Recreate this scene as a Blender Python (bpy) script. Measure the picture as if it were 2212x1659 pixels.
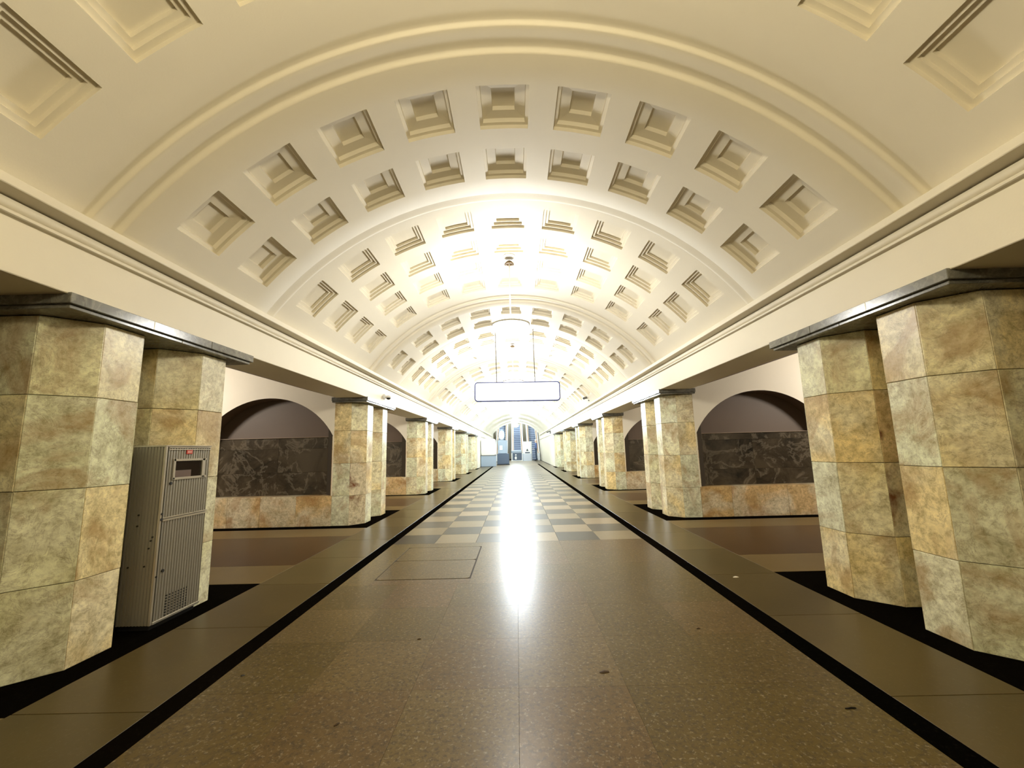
import bpy, bmesh, math, random
from mathutils import Matrix, Vector
random.seed(7)
for o in list(bpy.data.objects): bpy.data.objects.remove(o, do_unlink=True)
scene = bpy.context.scene
col = scene.collection
PI = math.pi

# ------------------------------------------------------------------ camera
CAMX, CAMH, FPX = 0.045, 1.6, 926.13
cd = bpy.data.cameras.new('camera'); cam = bpy.data.objects.new('camera', cd); col.objects.link(cam)
cd.sensor_fit = 'HORIZONTAL'; cd.sensor_width = 36.0; cd.lens = FPX * 36 / 2212
cd.clip_start = 0.05; cd.clip_end = 300
rot = Matrix(((0.99964869, 0.02573274, 0.00635033),
              (0.01014121, -0.14998309, -0.98863655),
              (-0.02448788, 0.98835363, -0.15019136)))
cam.matrix_world = Matrix.Translation((CAMX, 0, CAMH)) @ rot.to_4x4()
scene.camera = cam

# ------------------------------------------------------------------ world and exposure
w = bpy.data.worlds.new('world'); scene.world = w; w.use_nodes = True
w.node_tree.nodes['Background'].inputs[0].default_value = (0.9, 0.85, 0.75, 1)
w.node_tree.nodes['Background'].inputs[1].default_value = 0.02
scene.view_settings.view_transform = 'Standard'
scene.view_settings.look = 'None'
scene.view_settings.gamma = 1.0
scene.view_settings.use_curve_mapping = False
scene.view_settings.exposure = -0.12

# lamp strength and colour of every chandelier, by bay (bay 0 is over the camera)
WARM, SOFT, COOL = (1.0, 0.87, 0.58), (1.0, 0.93, 0.80), (0.72, 0.87, 1.0)
LAMPS = {-2: (105, WARM), -1: (90, WARM), 0: (132, (1.0, 0.98, 0.92)), 1: (265, (1.0, 0.98, 0.93)), 2: (340, (0.86, 0.94, 1.0)), 3: (390, COOL), 4: (400, COOL), 5: (400, COOL)}  # the first two hang unseen, put in to reach the light level

# ------------------------------------------------------------------ main dimensions (metres)
P = 6.62            # bay length along the hall
PY0 = 4.33          # centre of the nearest pylon
FACE = 3.475        # hall face of the columns
OA = 0.475          # octagon apothem
CX = FACE + OA      # column axis
GAP = 0.58          # half distance of the two column axes of a pylon
RV, ZC = 4.125, 1.075   # vault radius and its centre height
TH = 53.13
CZ = (0, 0.65, 1.372, 2.115, 2.755)   # courses of the cladding
NP = 6              # pylons on each side in view

# ------------------------------------------------------------------ helpers
def empty(name, loc=(0, 0, 0), parent=None):
    o = bpy.data.objects.new(name, None); col.objects.link(o); o.location = loc
    o.empty_display_size = 0.1
    if parent: o.parent = parent
    return o

def tag(o, label=None, cat=None, group=None, kind=None):
    if label: o['label'] = label
    if cat: o['category'] = cat
    if group: o['group'] = group
    if kind: o['kind'] = kind
    return o

class MB:
    def __init__(s): s.v = []; s.f = []; s.m = []; s.mi = 0
    def vert(s, *p): s.v.append(tuple(p)); return len(s.v) - 1
    def face(s, *ids): s.f.append(tuple(ids)); s.m.append(s.mi)
    def quad(s, a, b, c, d): s.face(*[s.vert(*p) for p in (a, b, c, d)])
    def poly(s, pts): s.face(*[s.vert(*p) for p in pts])
    def box(s, x0, y0, z0, x1, y1, z1):
        i = [s.vert(x, y, z) for z in (z0, z1) for y in (y0, y1) for x in (x0, x1)]
        for f in ((0, 2, 3, 1), (4, 5, 7, 6), (0, 1, 5, 4), (2, 6, 7, 3), (0, 4, 6, 2), (1, 3, 7, 5)): s.face(*[i[k] for k in f])
        return s
    def bevbox(s, x0, y0, z0, x1, y1, z1, b=0.004):
        """box whose six faces are inset so that all edges are bevelled"""
        c = [(x0, x1), (y0, y1), (z0, z1)]
        idx = {}
        for sx in (0, 1):
            for sy in (0, 1):
                for sz in (0, 1):
                    for ax in range(3):
                        p = [c[0][sx], c[1][sy], c[2][sz]]
                        for k, sg in enumerate((sx, sy, sz)):
                            if k != ax: p[k] += b if sg == 0 else -b
                        idx[(sx, sy, sz, ax)] = s.vert(*p)
        def q(l): s.face(*[idx[k] for k in l])
        for ax in range(3):
            for sg in (0, 1):
                o = [k for k in range(3) if k != ax]
                l = []
                for a, bb in ((0, 0), (1, 0), (1, 1), (0, 1)):
                    k = [0, 0, 0]; k[ax] = sg; k[o[0]] = a; k[o[1]] = bb
                    l.append((*k, ax))
                q(l)
        for ax in range(3):
            o = [k for k in range(3) if k != ax]
            for a in (0, 1):
                for bb in (0, 1):
                    k0 = [0, 0, 0]; k0[o[0]] = a; k0[o[1]] = bb; k1 = k0[:]; k1[ax] = 1
                    q([(*k0, o[0]), (*k1, o[0]), (*k1, o[1]), (*k0, o[1])])
        for sx in (0, 1):
            for sy in (0, 1):
                for sz in (0, 1): q([(sx, sy, sz, 0), (sx, sy, sz, 1), (sx, sy, sz, 2)])
        return s
    def prism(s, pts, z0, z1):
        n = len(pts); a = [s.vert(x, y, z0) for x, y in pts]; b = [s.vert(x, y, z1) for x, y in pts]
        s.face(*a[::-1]); s.face(*b)
        for i in range(n): s.face(a[i], a[(i + 1) % n], b[(i + 1) % n], b[i])
        return s
    def tube(s, p, q, r0, r1=None, n=10, caps=True):
        r1 = r0 if r1 is None else r1
        p = Vector(p); q = Vector(q); d = (q - p).normalized()
        u = d.orthogonal().normalized(); v = d.cross(u)
        A = []; B = []
        for k in range(n):
            a = 2 * PI * k / n; e = u * math.cos(a) + v * math.sin(a)
            A.append(s.vert(*(p + e * r0))); B.append(s.vert(*(q + e * r1)))
        for k in range(n): s.face(A[k], A[(k + 1) % n], B[(k + 1) % n], B[k])
        if caps: s.face(*A[::-1]); s.face(*B)
        return s
    def lathe(s, prof, n=24, c=(0, 0, 0)):
        rings = []
        for r, z in prof:
            if r < 1e-5: rings.append([s.vert(c[0], c[1], c[2] + z)] * n)
            else: rings.append([s.vert(c[0] + r * math.cos(2 * PI * k / n), c[1] + r * math.sin(2 * PI * k / n), c[2] + z) for k in range(n)])
        for a, b in zip(rings[:-1], rings[1:]):
            for k in range(n):
                ids = [a[k], a[(k + 1) % n], b[(k + 1) % n], b[k]]
                u = []
                for i in ids:
                    if i not in u: u.append(i)
                if len(u) > 2: s.face(*u)
        return s
    def extr(s, prof, y0, y1, sx=1):
        a = [s.vert(sx * x, y0, z) for x, z in prof]; b = [s.vert(sx * x, y1, z) for x, z in prof]
        for i in range(len(prof) - 1): s.face(a[i], a[i + 1], b[i + 1], b[i])
        return s
    def mesh(s, name, mats, smooth=False, recalc=True):
        me = bpy.data.meshes.new(name); me.from_pydata(s.v, [], s.f)
        if not isinstance(mats, (list, tuple)): mats = [mats]
        for m in mats: me.materials.append(m)
        for p, k in zip(me.polygons, s.m): p.material_index = k
        if recalc:
            bm = bmesh.new(); bm.from_mesh(me); bmesh.ops.recalc_face_normals(bm, faces=bm.faces); bm.to_mesh(me); bm.free()
        if smooth:
            for p in me.polygons: p.use_smooth = True
        me.update()
        return me
    def build(s, name, mats, parent=None, loc=(0, 0, 0), smooth=False, recalc=True):
        return place(name, s.mesh(name, mats, smooth, recalc), parent, loc)

def place(name, me, parent=None, loc=(0, 0, 0), rz=0, ry=0):
    o = bpy.data.objects.new(name, me); col.objects.link(o); o.location = loc
    o.rotation_euler = (0, ry, rz)
    if parent: o.parent = parent
    return o

def copy_tree(o, parent=None):
    c = o.copy(); col.objects.link(c)
    if parent: c.parent = parent
    for ch in o.children: copy_tree(ch, c)
    return c

def sharp(me, ang=35):
    """smooth shading that keeps edges steeper than ang sharp"""
    for p in me.polygons: p.use_smooth = True
    bm = bmesh.new(); bm.from_mesh(me)
    for e in bm.edges:
        if len(e.link_faces) == 2 and e.calc_face_angle(0) > math.radians(ang): e.smooth = False
    bm.to_mesh(me); bm.free()

# ------------------------------------------------------------------ materials
def newmat(name):
    m = bpy.data.materials.new(name); m.use_nodes = True
    nt = m.node_tree; return m, nt, nt.nodes['Principled BSDF']
def N(nt, t, **kw):
    n = nt.nodes.new(t)
    for k, v in kw.items(): setattr(n, k, v)
    return n
def ramp(nt, stops, interp='LINEAR'):
    r = N(nt, 'ShaderNodeValToRGB'); r.color_ramp.interpolation = interp
    while len(r.color_ramp.elements) < len(stops): r.color_ramp.elements.new(0.5)
    for e, (p, c) in zip(r.color_ramp.elements, stops):
        e.position = p; e.color = (*c, 1) if len(c) == 3 else c
    return r
def coords(nt, rnd=True, amp=37.0):
    """object coordinates, shifted per object so that no two pieces show the same figure"""
    tc = N(nt, 'ShaderNodeTexCoord')
    if not rnd: return tc.outputs['Object'], None
    oi = N(nt, 'ShaderNodeObjectInfo')
    mu = N(nt, 'ShaderNodeMath', operation='MULTIPLY'); mu.inputs[1].default_value = amp
    nt.links.new(oi.outputs['Random'], mu.inputs[0])
    ad = N(nt, 'ShaderNodeVectorMath', operation='ADD')
    nt.links.new(tc.outputs['Object'], ad.inputs[0]); nt.links.new(mu.outputs[0], ad.inputs[1])
    return ad.outputs[0], oi.outputs['Random']
def noise(nt, vec, scale, detail=5, rough=0.6, dist=0.0):
    n = N(nt, 'ShaderNodeTexNoise'); n.inputs['Scale'].default_value = scale; n.inputs['Detail'].default_value = detail
    n.inputs['Roughness'].default_value = rough; n.inputs['Distortion'].default_value = dist
    nt.links.new(vec, n.inputs['Vector']); return n.outputs['Fac']
def mix(nt, fac, a, b, blend='MIX'):
    m = N(nt, 'ShaderNodeMix', data_type='RGBA', blend_type=blend)
    for sock, v in ((m.inputs['Factor'], fac), (m.inputs['A'], a), (m.inputs['B'], b)):
        if isinstance(v, (int, float)): sock.default_value = v
        elif isinstance(v, tuple): sock.default_value = (*v, 1)
        else: nt.links.new(v, sock)
    return m.outputs['Result']
def bump(nt, b, h, strength, dist=0.01):
    n = N(nt, 'ShaderNodeBump'); n.inputs['Strength'].default_value = strength; n.inputs['Distance'].default_value = dist
    nt.links.new(h, n.inputs['Height']); nt.links.new(n.outputs[0], b.inputs['Normal'])

def simple(name, c, rough=0.5, metal=0.0, emit=0.0, ec=None):
    m, nt, b = newmat(name)
    b.inputs['Base Color'].default_value = (*c, 1); b.inputs['Roughness'].default_value = rough; b.inputs['Metallic'].default_value = metal
    if emit: b.inputs['Emission Color'].default_value = (*(ec or c), 1); b.inputs['Emission Strength'].default_value = emit
    return m

def plaster(name, c, dirt=(0.42, 0.33, 0.2), amount=0.25):
    m, nt, b = newmat(name); v, _ = coords(nt, False)
    n1 = noise(nt, v, 0.7, 6, 0.6); r1 = ramp(nt, [(0.45, (0, 0, 0)), (0.8, (1, 1, 1))]); nt.links.new(n1, r1.inputs[0])
    f = N(nt, 'ShaderNodeMath', operation='MULTIPLY'); f.inputs[1].default_value = amount; nt.links.new(r1.outputs[0], f.inputs[0])
    nt.links.new(mix(nt, f.outputs[0], c, tuple(a * 0.72 for a in c)), b.inputs['Base Color'])
    b.inputs['Roughness'].default_value = 0.55
    bump(nt, b, noise(nt, v, 60, 3), 0.12, 0.004)
    return m

def marble(name, tones, stain, stain_amt, dark=0.55):
    m, nt, b = newmat(name); v, rnd = coords(nt)
    base = ramp(nt, tones); nt.links.new(rnd, base.inputs[0])
    n1 = noise(nt, v, 3.4, 12, 0.80, 0.35)
    r1 = ramp(nt, [(0.30, (dark * 0.8, dark * 0.72, dark * 0.52)), (0.42, (0.80, 0.77, 0.68)), (0.53, (1.05, 1.04, 1.0)), (0.70, (1.35, 1.36, 1.33))]); nt.links.new(n1, r1.inputs[0])
    c = mix(nt, 1.0, base.outputs[0], r1.outputs[0], 'MULTIPLY')
    n4 = noise(nt, v, 1.3, 4, 0.5, 0.4); r4 = ramp(nt, [(0.44, (0, 0, 0)), (0.56, (1, 1, 1))]); nt.links.new(n4, r4.inputs[0])
    f4 = N(nt, 'ShaderNodeMath', operation='MULTIPLY'); f4.inputs[1].default_value = 0.55; nt.links.new(r4.outputs[0], f4.inputs[0])
    c = mix(nt, f4.outputs[0], c, mix(nt, 1.0, r1.outputs[0], (0.70, 0.70, 0.58), 'MULTIPLY'))
    n5 = noise(nt, v, 17, 5, 0.7, 0.3); r5 = ramp(nt, [(0.34, (0.70, 0.67, 0.58)), (0.5, (1.0, 1.0, 1.0)), (0.68, (1.16, 1.16, 1.15))]); nt.links.new(n5, r5.inputs[0])
    c = mix(nt, 1.0, c, r5.outputs[0], 'MULTIPLY')
    # warm iron stains with a shape of their own
    n2 = noise(nt, v, 1.5, 6, 0.62, 1.2); r2 = ramp(nt, [(0.50, (0, 0, 0)), (0.64, (1, 1, 1))]); nt.links.new(n2, r2.inputs[0])
    f2 = N(nt, 'ShaderNodeMath', operation='MULTIPLY'); f2.inputs[1].default_value = stain_amt; nt.links.new(r2.outputs[0], f2.inputs[0])
    c = mix(nt, f2.outputs[0], c, stain)
    # thin veins
    n3 = noise(nt, v, 3.2, 9, 0.7, 2.2); r3 = ramp(nt, [(0.485, (0, 0, 0)), (0.5, (1, 1, 1)), (0.515, (0, 0, 0))]); nt.links.new(n3, r3.inputs[0])
    f3 = N(nt, 'ShaderNodeMath', operation='MULTIPLY'); f3.inputs[1].default_value = 0.45; nt.links.new(r3.outputs[0], f3.inputs[0])
    c = mix(nt, f3.outputs[0], c, tuple(0.45 * x for x in stain))
    nt.links.new(c, b.inputs['Base Color'])
    b.inputs['Roughness'].default_value = 0.32
    b.inputs['Specular IOR Level'].default_value = 0.45
    bump(nt, b, noise(nt, v, 22, 6, 0.7), 0.25, 0.006)
    return m

def granite(name, tones, speck=(0.05, 0.04, 0.025), scale=34, rough=0.30, spec=0.13, amt=0.8):
    m, nt, b = newmat(name); v, rnd = coords(nt)
    base = ramp(nt, tones); nt.links.new(rnd, base.inputs[0])
    n1 = noise(nt, v, scale, 4, 0.75); r1 = ramp(nt, [(0.36, (1, 1, 1)), (0.52, (0, 0, 0))]); nt.links.new(n1, r1.inputs[0])
    f1 = N(nt, 'ShaderNodeMath', operation='MULTIPLY'); f1.inputs[1].default_value = amt; nt.links.new(r1.outputs[0], f1.inputs[0])
    c = mix(nt, f1.outputs[0], base.outputs[0], speck)
    n2 = noise(nt, v, scale * 1.3, 3, 0.7, 0.5); r2 = ramp(nt, [(0.57, (0, 0, 0)), (0.70, (1, 1, 1))]); nt.links.new(n2, r2.inputs[0])
    f2 = N(nt, 'ShaderNodeMath', operation='MULTIPLY'); f2.inputs[1].default_value = 0.6 * amt; nt.links.new(r2.outputs[0], f2.inputs[0])
    c = mix(nt, f2.outputs[0], c, (0.42, 0.36, 0.26))
    n3 = noise(nt, v, 1.6, 5, 0.6); r3 = ramp(nt, [(0.3, (0.90, 0.90, 0.90)), (0.75, (1.08, 1.07, 1.05))]); nt.links.new(n3, r3.inputs[0])
    c = mix(nt, 1.0, c, r3.outputs[0], 'MULTIPLY')
    nt.links.new(c, b.inputs['Base Color'])
    b.inputs['Roughness'].default_value = rough
    b.inputs['Specular IOR Level'].default_value = spec
    bump(nt, b, n1, 0.03, 0.002)
    return m

def darkmarble(name, a, bcol, vein, scale=2.0, va=0.5, di=1.6):
    m, nt, b = newmat(name); v, rnd = coords(nt)
    n1 = noise(nt, v, scale, 9, 0.7, di); r1 = ramp(nt, [(0.35, a), (0.6, bcol)]); nt.links.new(n1, r1.inputs[0])
    n3 = noise(nt, v, scale * 1.1, 6, 0.62, di); r3 = ramp(nt, [(0.47, (0, 0, 0)), (0.5, (1, 1, 1)), (0.54, (0, 0, 0))]); nt.links.new(n3, r3.inputs[0])
    f3 = N(nt, 'ShaderNodeMath', operation='MULTIPLY'); f3.inputs[1].default_value = va; nt.links.new(r3.outputs[0], f3.inputs[0])
    nt.links.new(mix(nt, f3.outputs[0], r1.outputs[0], vein), b.inputs['Base Color'])
    b.inputs['Roughness'].default_value = 0.2
    return m

M = {}
M['plaster'] = plaster('plaster', (0.80, 0.74, 0.60))
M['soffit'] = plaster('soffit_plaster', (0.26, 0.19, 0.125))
M['niche_shade'] = plaster('niche_shade', (0.135, 0.095, 0.066))  # darker copy of the soffit plaster, niche shade put into the colour
M['marble'] = marble('cream_marble', [(0.0, (0.76, 0.61, 0.31)), (0.3, (0.81, 0.70, 0.41)), (0.55, (0.78, 0.74, 0.49)), (0.78, (0.70, 0.72, 0.51)), (1.0, (0.72, 0.75, 0.57))], (0.36, 0.21, 0.07), 0.62)
M['rust_marble'] = marble('rust_stained_marble', [(0.0, (0.62, 0.46, 0.24)), (1.0, (0.66, 0.50, 0.28))], (0.16, 0.045, 0.008), 0.97, 0.6)
M['base_marble'] = marble('stained_base_marble', [(0.0, (0.62, 0.44, 0.22)), (0.5, (0.66, 0.50, 0.28)), (1.0, (0.55, 0.38, 0.17))], (0.34, 0.15, 0.03), 0.6, 0.7)
M['grout'] = simple('grout', (0.045, 0.034, 0.02), 0.9)
M['capital'] = darkmarble('grey_green_marble', (0.10, 0.10, 0.085), (0.19, 0.185, 0.155), (0.35, 0.33, 0.28), 3, 0.35)
M['niche_marble'] = darkmarble('black_brown_marble', (0.018, 0.015, 0.010), (0.075, 0.058, 0.036), (0.26, 0.22, 0.16), 1.3, 0.38, 0.7)
M['granite'] = granite('brown_granite', [(0.0, (0.100, 0.070, 0.022)), (0.35, (0.112, 0.080, 0.028)), (0.7, (0.125, 0.080, 0.034)), (1.0, (0.142, 0.106, 0.040))])
M['aisle'] = granite('dull_granite', [(0.0, (0.082, 0.060, 0.022)), (0.6, (0.094, 0.068, 0.025)), (1.0, (0.108, 0.080, 0.031))], amt=0.1)
M['light_strip'] = granite('tan_granite', [(0.0, (0.135, 0.093, 0.036)), (1.0, (0.155, 0.105, 0.042))], amt=0.1)
M['brown_panel'] = granite('dark_brown_granite', [(0.0, (0.058, 0.030, 0.011)), (1.0, (0.070, 0.037, 0.014))], amt=0.1)
M['black'] = granite('black_granite', [(0.0, (0.002, 0.002, 0.0015)), (1.0, (0.004, 0.003, 0.002))], speck=(0.001, 0.001, 0.001), spec=0.0, rough=0.6, amt=0.02)
M['tile_dark'] = granite('dark_tile_granite', [(0.0, (0.040, 0.035, 0.030)), (0.6, (0.060, 0.052, 0.043)), (1.0, (0.085, 0.073, 0.058))], rough=0.30, amt=0.1)
M['tile_light'] = granite('light_tile_granite', [(0.0, (0.20, 0.165, 0.105)), (0.6, (0.25, 0.205, 0.135)), (1.0, (0.30, 0.24, 0.165))], rough=0.30, amt=0.1)
M['bed'] = simple('floor_bed', (0.05, 0.04, 0.025), 0.8)
M['hatch'] = granite('hatch_granite', [(0.0, (0.118, 0.083, 0.032)), (1.0, (0.126, 0.090, 0.036))])
M['hatch_gap'] = simple('hatch_gap', (0.03, 0.022, 0.014), 0.8)
M['alu'] = simple('aluminium', (0.34, 0.32, 0.275), 0.4, 0.55)
M['alu_bright'] = simple('bright_aluminium', (0.55, 0.51, 0.43), 0.3, 0.7)
M['black_plastic'] = simple('black_plastic', (0.012, 0.012, 0.012), 0.4)
M['dark_inside'] = simple('dark_inside', (0.035, 0.02, 0.012), 0.6)
M['red'] = simple('red_plate', (0.50, 0.045, 0.02), 0.4)
M['pale_red'] = simple('pale_letter', (0.75, 0.42, 0.33), 0.5)
M['white'] = simple('white_paint', (0.82, 0.82, 0.80), 0.45)
M['grey'] = simple('grey_metal', (0.16, 0.15, 0.14), 0.4, 0.5)
M['bronze'] = simple('bronze', (0.12, 0.08, 0.04), 0.4, 0.8)
M['blue_line'] = simple('blue_enamel', (0.035, 0.06, 0.30), 0.4)
M['sign_face'] = simple('sign_face', (0.9, 0.92, 0.95), 0.4, 0.0, 1.4, (0.95, 0.97, 1.0))
M['blue_grey'] = simple('blue_grey_paint', (0.30, 0.36, 0.44), 0.45)
M['dark_blue'] = simple('dark_blue_paint', (0.06, 0.085, 0.13), 0.4)
M['cream_paint'] = simple('cream_paint', (0.74, 0.72, 0.60), 0.5)
M['step_metal'] = simple('step_metal', (0.42, 0.48, 0.58), 0.5, 0.2)
M['step_dark'] = simple('step_riser', (0.17, 0.20, 0.28), 0.6)
M['copper'] = simple('copper_rail', (0.42, 0.22, 0.07), 0.5)
M['scrap'] = simple('brown_scrap', (0.06, 0.035, 0.015), 0.8)
M['pale_scrap'] = simple('pale_scrap', (0.62, 0.55, 0.42), 0.8)
M['glass'] = simple('dark_glass', (0.02, 0.014, 0.01), 0.06)

# ------------------------------------------------------------------ floor
floor = MB().box(-10.5, -9, -0.30, 10.5, 63, -0.014).build('floor', M['bed'])
tag(floor, 'polished granite floor with a chequered runner between two black lines', 'floor', kind='structure')
GX0, GW, GD = -2.16, 0.7267, 0.775
CHK0 = 7.83
def slabmesh(name, x, y, mat, g=0.0004, b=0.0006):
    return MB().bevbox(-x / 2 + g, -y / 2 + g, -0.014, x / 2 - g, y / 2 - g, 0.0, b).mesh(name, mat)
HATCH = (-1.80, 5.71, -0.575, 7.52)
me_g = slabmesh('floor_slab', GW, GD, M['granite'])
me_d = slabmesh('floor_tile', GW, GD, M['tile_dark'], 0.002)
me_l = slabmesh('floor_tile', GW, GD, M['tile_light'], 0.002)
for r in range(-13, 0):                                   # granite field in front
    for c in range(6):
        x = GX0 + GW * (c + 0.5); y = CHK0 + GD * (r + 0.5)
        if r in (-3, -2, -1) and c in (0, 1, 2): continue    # hatch area, filled below
        place('floor_slab', me_g, floor, (x, y, 0), rz=random.choice((0, PI)))
ya = CHK0 - 3 * GD
for (x0, y0, x1, y1) in ((GX0, ya, HATCH[0], CHK0), (HATCH[2], ya, GX0 + 3 * GW, CHK0), (HATCH[0], ya, HATCH[2], HATCH[1]), (HATCH[0], HATCH[3], HATCH[2], CHK0)):
    place('floor_slab', slabmesh('floor_slab', x1 - x0, y1 - y0, M['granite']), floor, ((x0 + x1) / 2, (y0 + y1) / 2, 0))
NR = 26
for r in range(NR):                                       # chequered runner, tile by tile
    for c in range(6):
        place('floor_tile', me_d if (r + c) % 2 == 0 else me_l, floor, (GX0 + GW * (c + 0.5), CHK0 + GD * (r + 0.5), 0), rz=random.choice((0, PI)))
mf = MB()                                                 # beyond: too fine to tell the tiles apart
for r in range(NR, 44):
    for c in range(6):
        mf.mi = (r + c) % 2
        x = GX0 + GW * c; y = CHK0 + GD * r
        mf.quad((x, y, 0), (x + GW, y, 0), (x + GW, y + GD, 0), (x, y + GD, 0))
tag(mf.build('far_tiles', [M['tile_dark'], M['tile_light']], floor), kind='stuff')
YE = CHK0 + GD * 44
MB().box(GX0, YE, -0.014, -GX0 + 0.04, 63, 0).build('far_floor', M['tile_light'], floor)
for s, xa, xb in ((-1, -2.33, GX0), (1, GX0 + 6 * GW, 2.37)):     # the two black lines
    me = MB().bevbox(xa + 0.001, -1.1, -0.014, xb - 0.001, 1.1, 0, 0.001).mesh('black_strip', M['black'])
    for k in range(13): place('black_strip', me, floor, (0, -1.5 + 2.2 * k, 0))
    MB().box(xa, 26, -0.014, xb, 46, 0).build('black_strip', M['black'], floor)
    MB().box(xa, 46, -0.014, xb, 63, 0).build('far_floor', M['tile_light'], floor)
XS = 3.23
for s in (-1, 1):
    xi = 2.33 if s < 0 else 2.37
    wd = XS - xi
    me = slabmesh('floor_slab', wd, 1.32, M['aisle'], 0.0012, 0.001)
    for k in range(16): place('floor_slab', me, floor, (s * (xi + XS) / 2, -2.3 + 0.66 + 1.324 * k, 0), rz=random.choice((0, PI)))
    MB().box(min(s * xi, s * XS), 18.9, -0.014, max(s * xi, s * XS), 63, 0).build('aisle_strip', M['aisle'], floor)
    for k in range(-1, NP + 1):
        yc = PY0 + P * k
        def strip(y0, y1, m, nm, xo=7.9):
            me = MB().bevbox(min(s * XS, s * xo) + 0.001, y0 + 0.001, -0.014, max(s * XS, s * xo) - 0.001, y1 - 0.001, 0, 0.001).mesh(nm, m)
            place(nm, me, floor)
        if k >= 0 and k < NP: strip(yc - 1.37, yc + 1.37, M['black'], 'black_strip')
        if k < NP: 
            strip(yc + 1.37, yc + 2.24, M['light_strip'], 'tan_strip')
            strip(yc + 2.24, yc + 4.38, M['brown_panel'], 'brown_panel')
            strip(yc + 4.38, yc + 5.25, M['light_strip'], 'tan_strip')

h = empty('floor_hatch', ((HATCH[0] + HATCH[2]) / 2, (HATCH[1] + HATCH[3]) / 2, 0))
tag(h, 'two-leaf stone floor hatch outlined by a dark gap, just before the chequered tiles', 'hatch')
hw = (HATCH[2] - HATCH[0]) / 2; hd = (HATCH[3] - HATCH[1]) / 2
MB().box(-hw, -hd, -0.014, hw, hd, -0.004).build('hatch_gap', M['hatch_gap'], h)
def rounded(x0, y0, x1, y1, r, n=4):
    pts = []
    for cx_, cy_, a0 in ((x1 - r, y1 - r, 0), (x0 + r, y1 - r, PI / 2), (x0 + r, y0 + r, PI), (x1 - r, y0 + r, 1.5 * PI)):
        for i in range(n + 1):
            a = a0 + PI / 2 * i / n; pts.append((cx_ + r * math.cos(a), cy_ + r * math.sin(a)))
    return pts
for y0, y1 in ((-hd + 0.02, 0.03), (0.045, hd - 0.015)):
    MB().prism(rounded(-hw + 0.015, y0, hw - 0.02, y1, 0.05), -0.01, 0.001).build('cover', M['hatch'], h)

# ------------------------------------------------------------------ vault
def subdiv(vals, step):
    vals = sorted(set(round(v, 4) for v in vals)); out = [vals[0]]
    for a, b in zip(vals[:-1], vals[1:]):
        n = max(1, math.ceil((b - a) / step - 1e-6))
        for i in range(1, n + 1): out.append(a + (b - a) * i / n)
    return out
ANG = [11.42 * i for i in range(-4, 5)]; HA = 3.72; HY = 0.29
TL = subdiv([-TH - 1.6, TH + 1.6] + [a + d for a in ANG for d in (-HA, HA)], 1.3)
def rprof(y, knots):
    for (ya, ra), (yb, rb) in zip(knots[:-1], knots[1:]):
        if ya - 1e-6 <= y <= yb + 1e-6:
            t = (y - ya) / (yb - ya) if yb > ya else 0
            t = 0.5 - 0.5 * math.cos(PI * min(1, max(0, t)))
            return ra + (rb - ra) * t
    return knots[-1][1]
def coffer_into(mb, R, lev, rows, ang0=0.0, yc=0.0, seg=6):
    """lev: loops (inset, depth) from the rim inwards; curved with the vault"""
    prev = None
    for ins, dep in lev:
        ha = math.radians(HA) - ins / R; hy = HY - ins; rr = R + dep
        lo = []
        for i in range(seg + 1):
            a = ang0 - ha + 2 * ha * i / seg; lo.append(mb.vert(rr * math.sin(a), yc - hy, rr * math.cos(a)))
        for i in range(seg + 1):
            a = ang0 + ha - 2 * ha * i / seg; lo.append(mb.vert(rr * math.sin(a), yc + hy, rr * math.cos(a)))
        if prev:
            n = len(lo)
            for i in range(n): mb.face(prev[i], prev[(i + 1) % n], lo[(i + 1) % n], lo[i])
        prev = lo
    n = len(prev)
    for i in range(seg): mb.face(prev[i], prev[i + 1], prev[n - 2 - i], prev[n - 1 - i])
LEV_BAY = [(0, 0), (0, 0.037), (0.044, 0.037), (0.044, 0.074), (0.088, 0.074), (0.088, 0.111)]
LEV_BAND = [(0, 0), (0, 0.045), (0.035, 0.05), (0.042, 0.095), (0.145, 0.105), (0.15, 0.15)]
RB = RV - 0.07
cof_bay = MB(); coffer_into(cof_bay, RV, LEV_BAY, 1); cof_bay = cof_bay.mesh('coffer', M['plaster'])
cof_band = MB(); coffer_into(cof_band, RB, LEV_BAND, 1); cof_band = cof_band.mesh('coffer', M['plaster'])
def vault(y0, y1, knots, rows, R, cme, lev, single, label):
    YL = subdiv([y0, y1] + [k[0] for k in knots] + [r + d for r in rows for d in (-HY, HY)], 0.45)
    extra = []
    for (ya, ra), (yb, rb) in zip(knots[:-1], knots[1:]):
        if abs(ra - rb) > 1e-6: extra += [ya + (yb - ya) * i / 5 for i in range(1, 5)]
    YL = sorted(set(YL + extra))
    mb = MB(); g = {}
    for j, y in enumerate(YL):
        r = rprof(y, knots)
        for i, t in enumerate(TL):
            a = math.radians(t); g[i, j] = mb.vert(r * math.sin(a), y, ZC + r * math.cos(a))
    for j in range(len(YL) - 1):
        ym = (YL[j] + YL[j + 1]) / 2; inrow = any(abs(ym - r) < HY for r in rows)
        for i in range(len(TL) - 1):
            tm = (TL[i] + TL[i + 1]) / 2
            if inrow and any(abs(tm - a) < HA for a in ANG): continue
            mb.face(g[i, j], g[i + 1, j], g[i + 1, j + 1], g[i, j + 1])
    o = mb.build('ceiling', M['plaster'], smooth=True)
    tag(o, label, 'ceiling', kind='structure')
    if rows:
        if single:
            for r in rows:
                for a in ANG: place('coffer', cme, o, (0, r, ZC), ry=math.radians(a))
        else:
            m2 = MB()
            for r in rows:
                for a in ANG: coffer_into(m2, R, lev, 1, math.radians(a), r, 3)
            tag(m2.build('coffer_field', M['plaster'], o, (0, 0, ZC)), kind='stuff')
    return o
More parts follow.
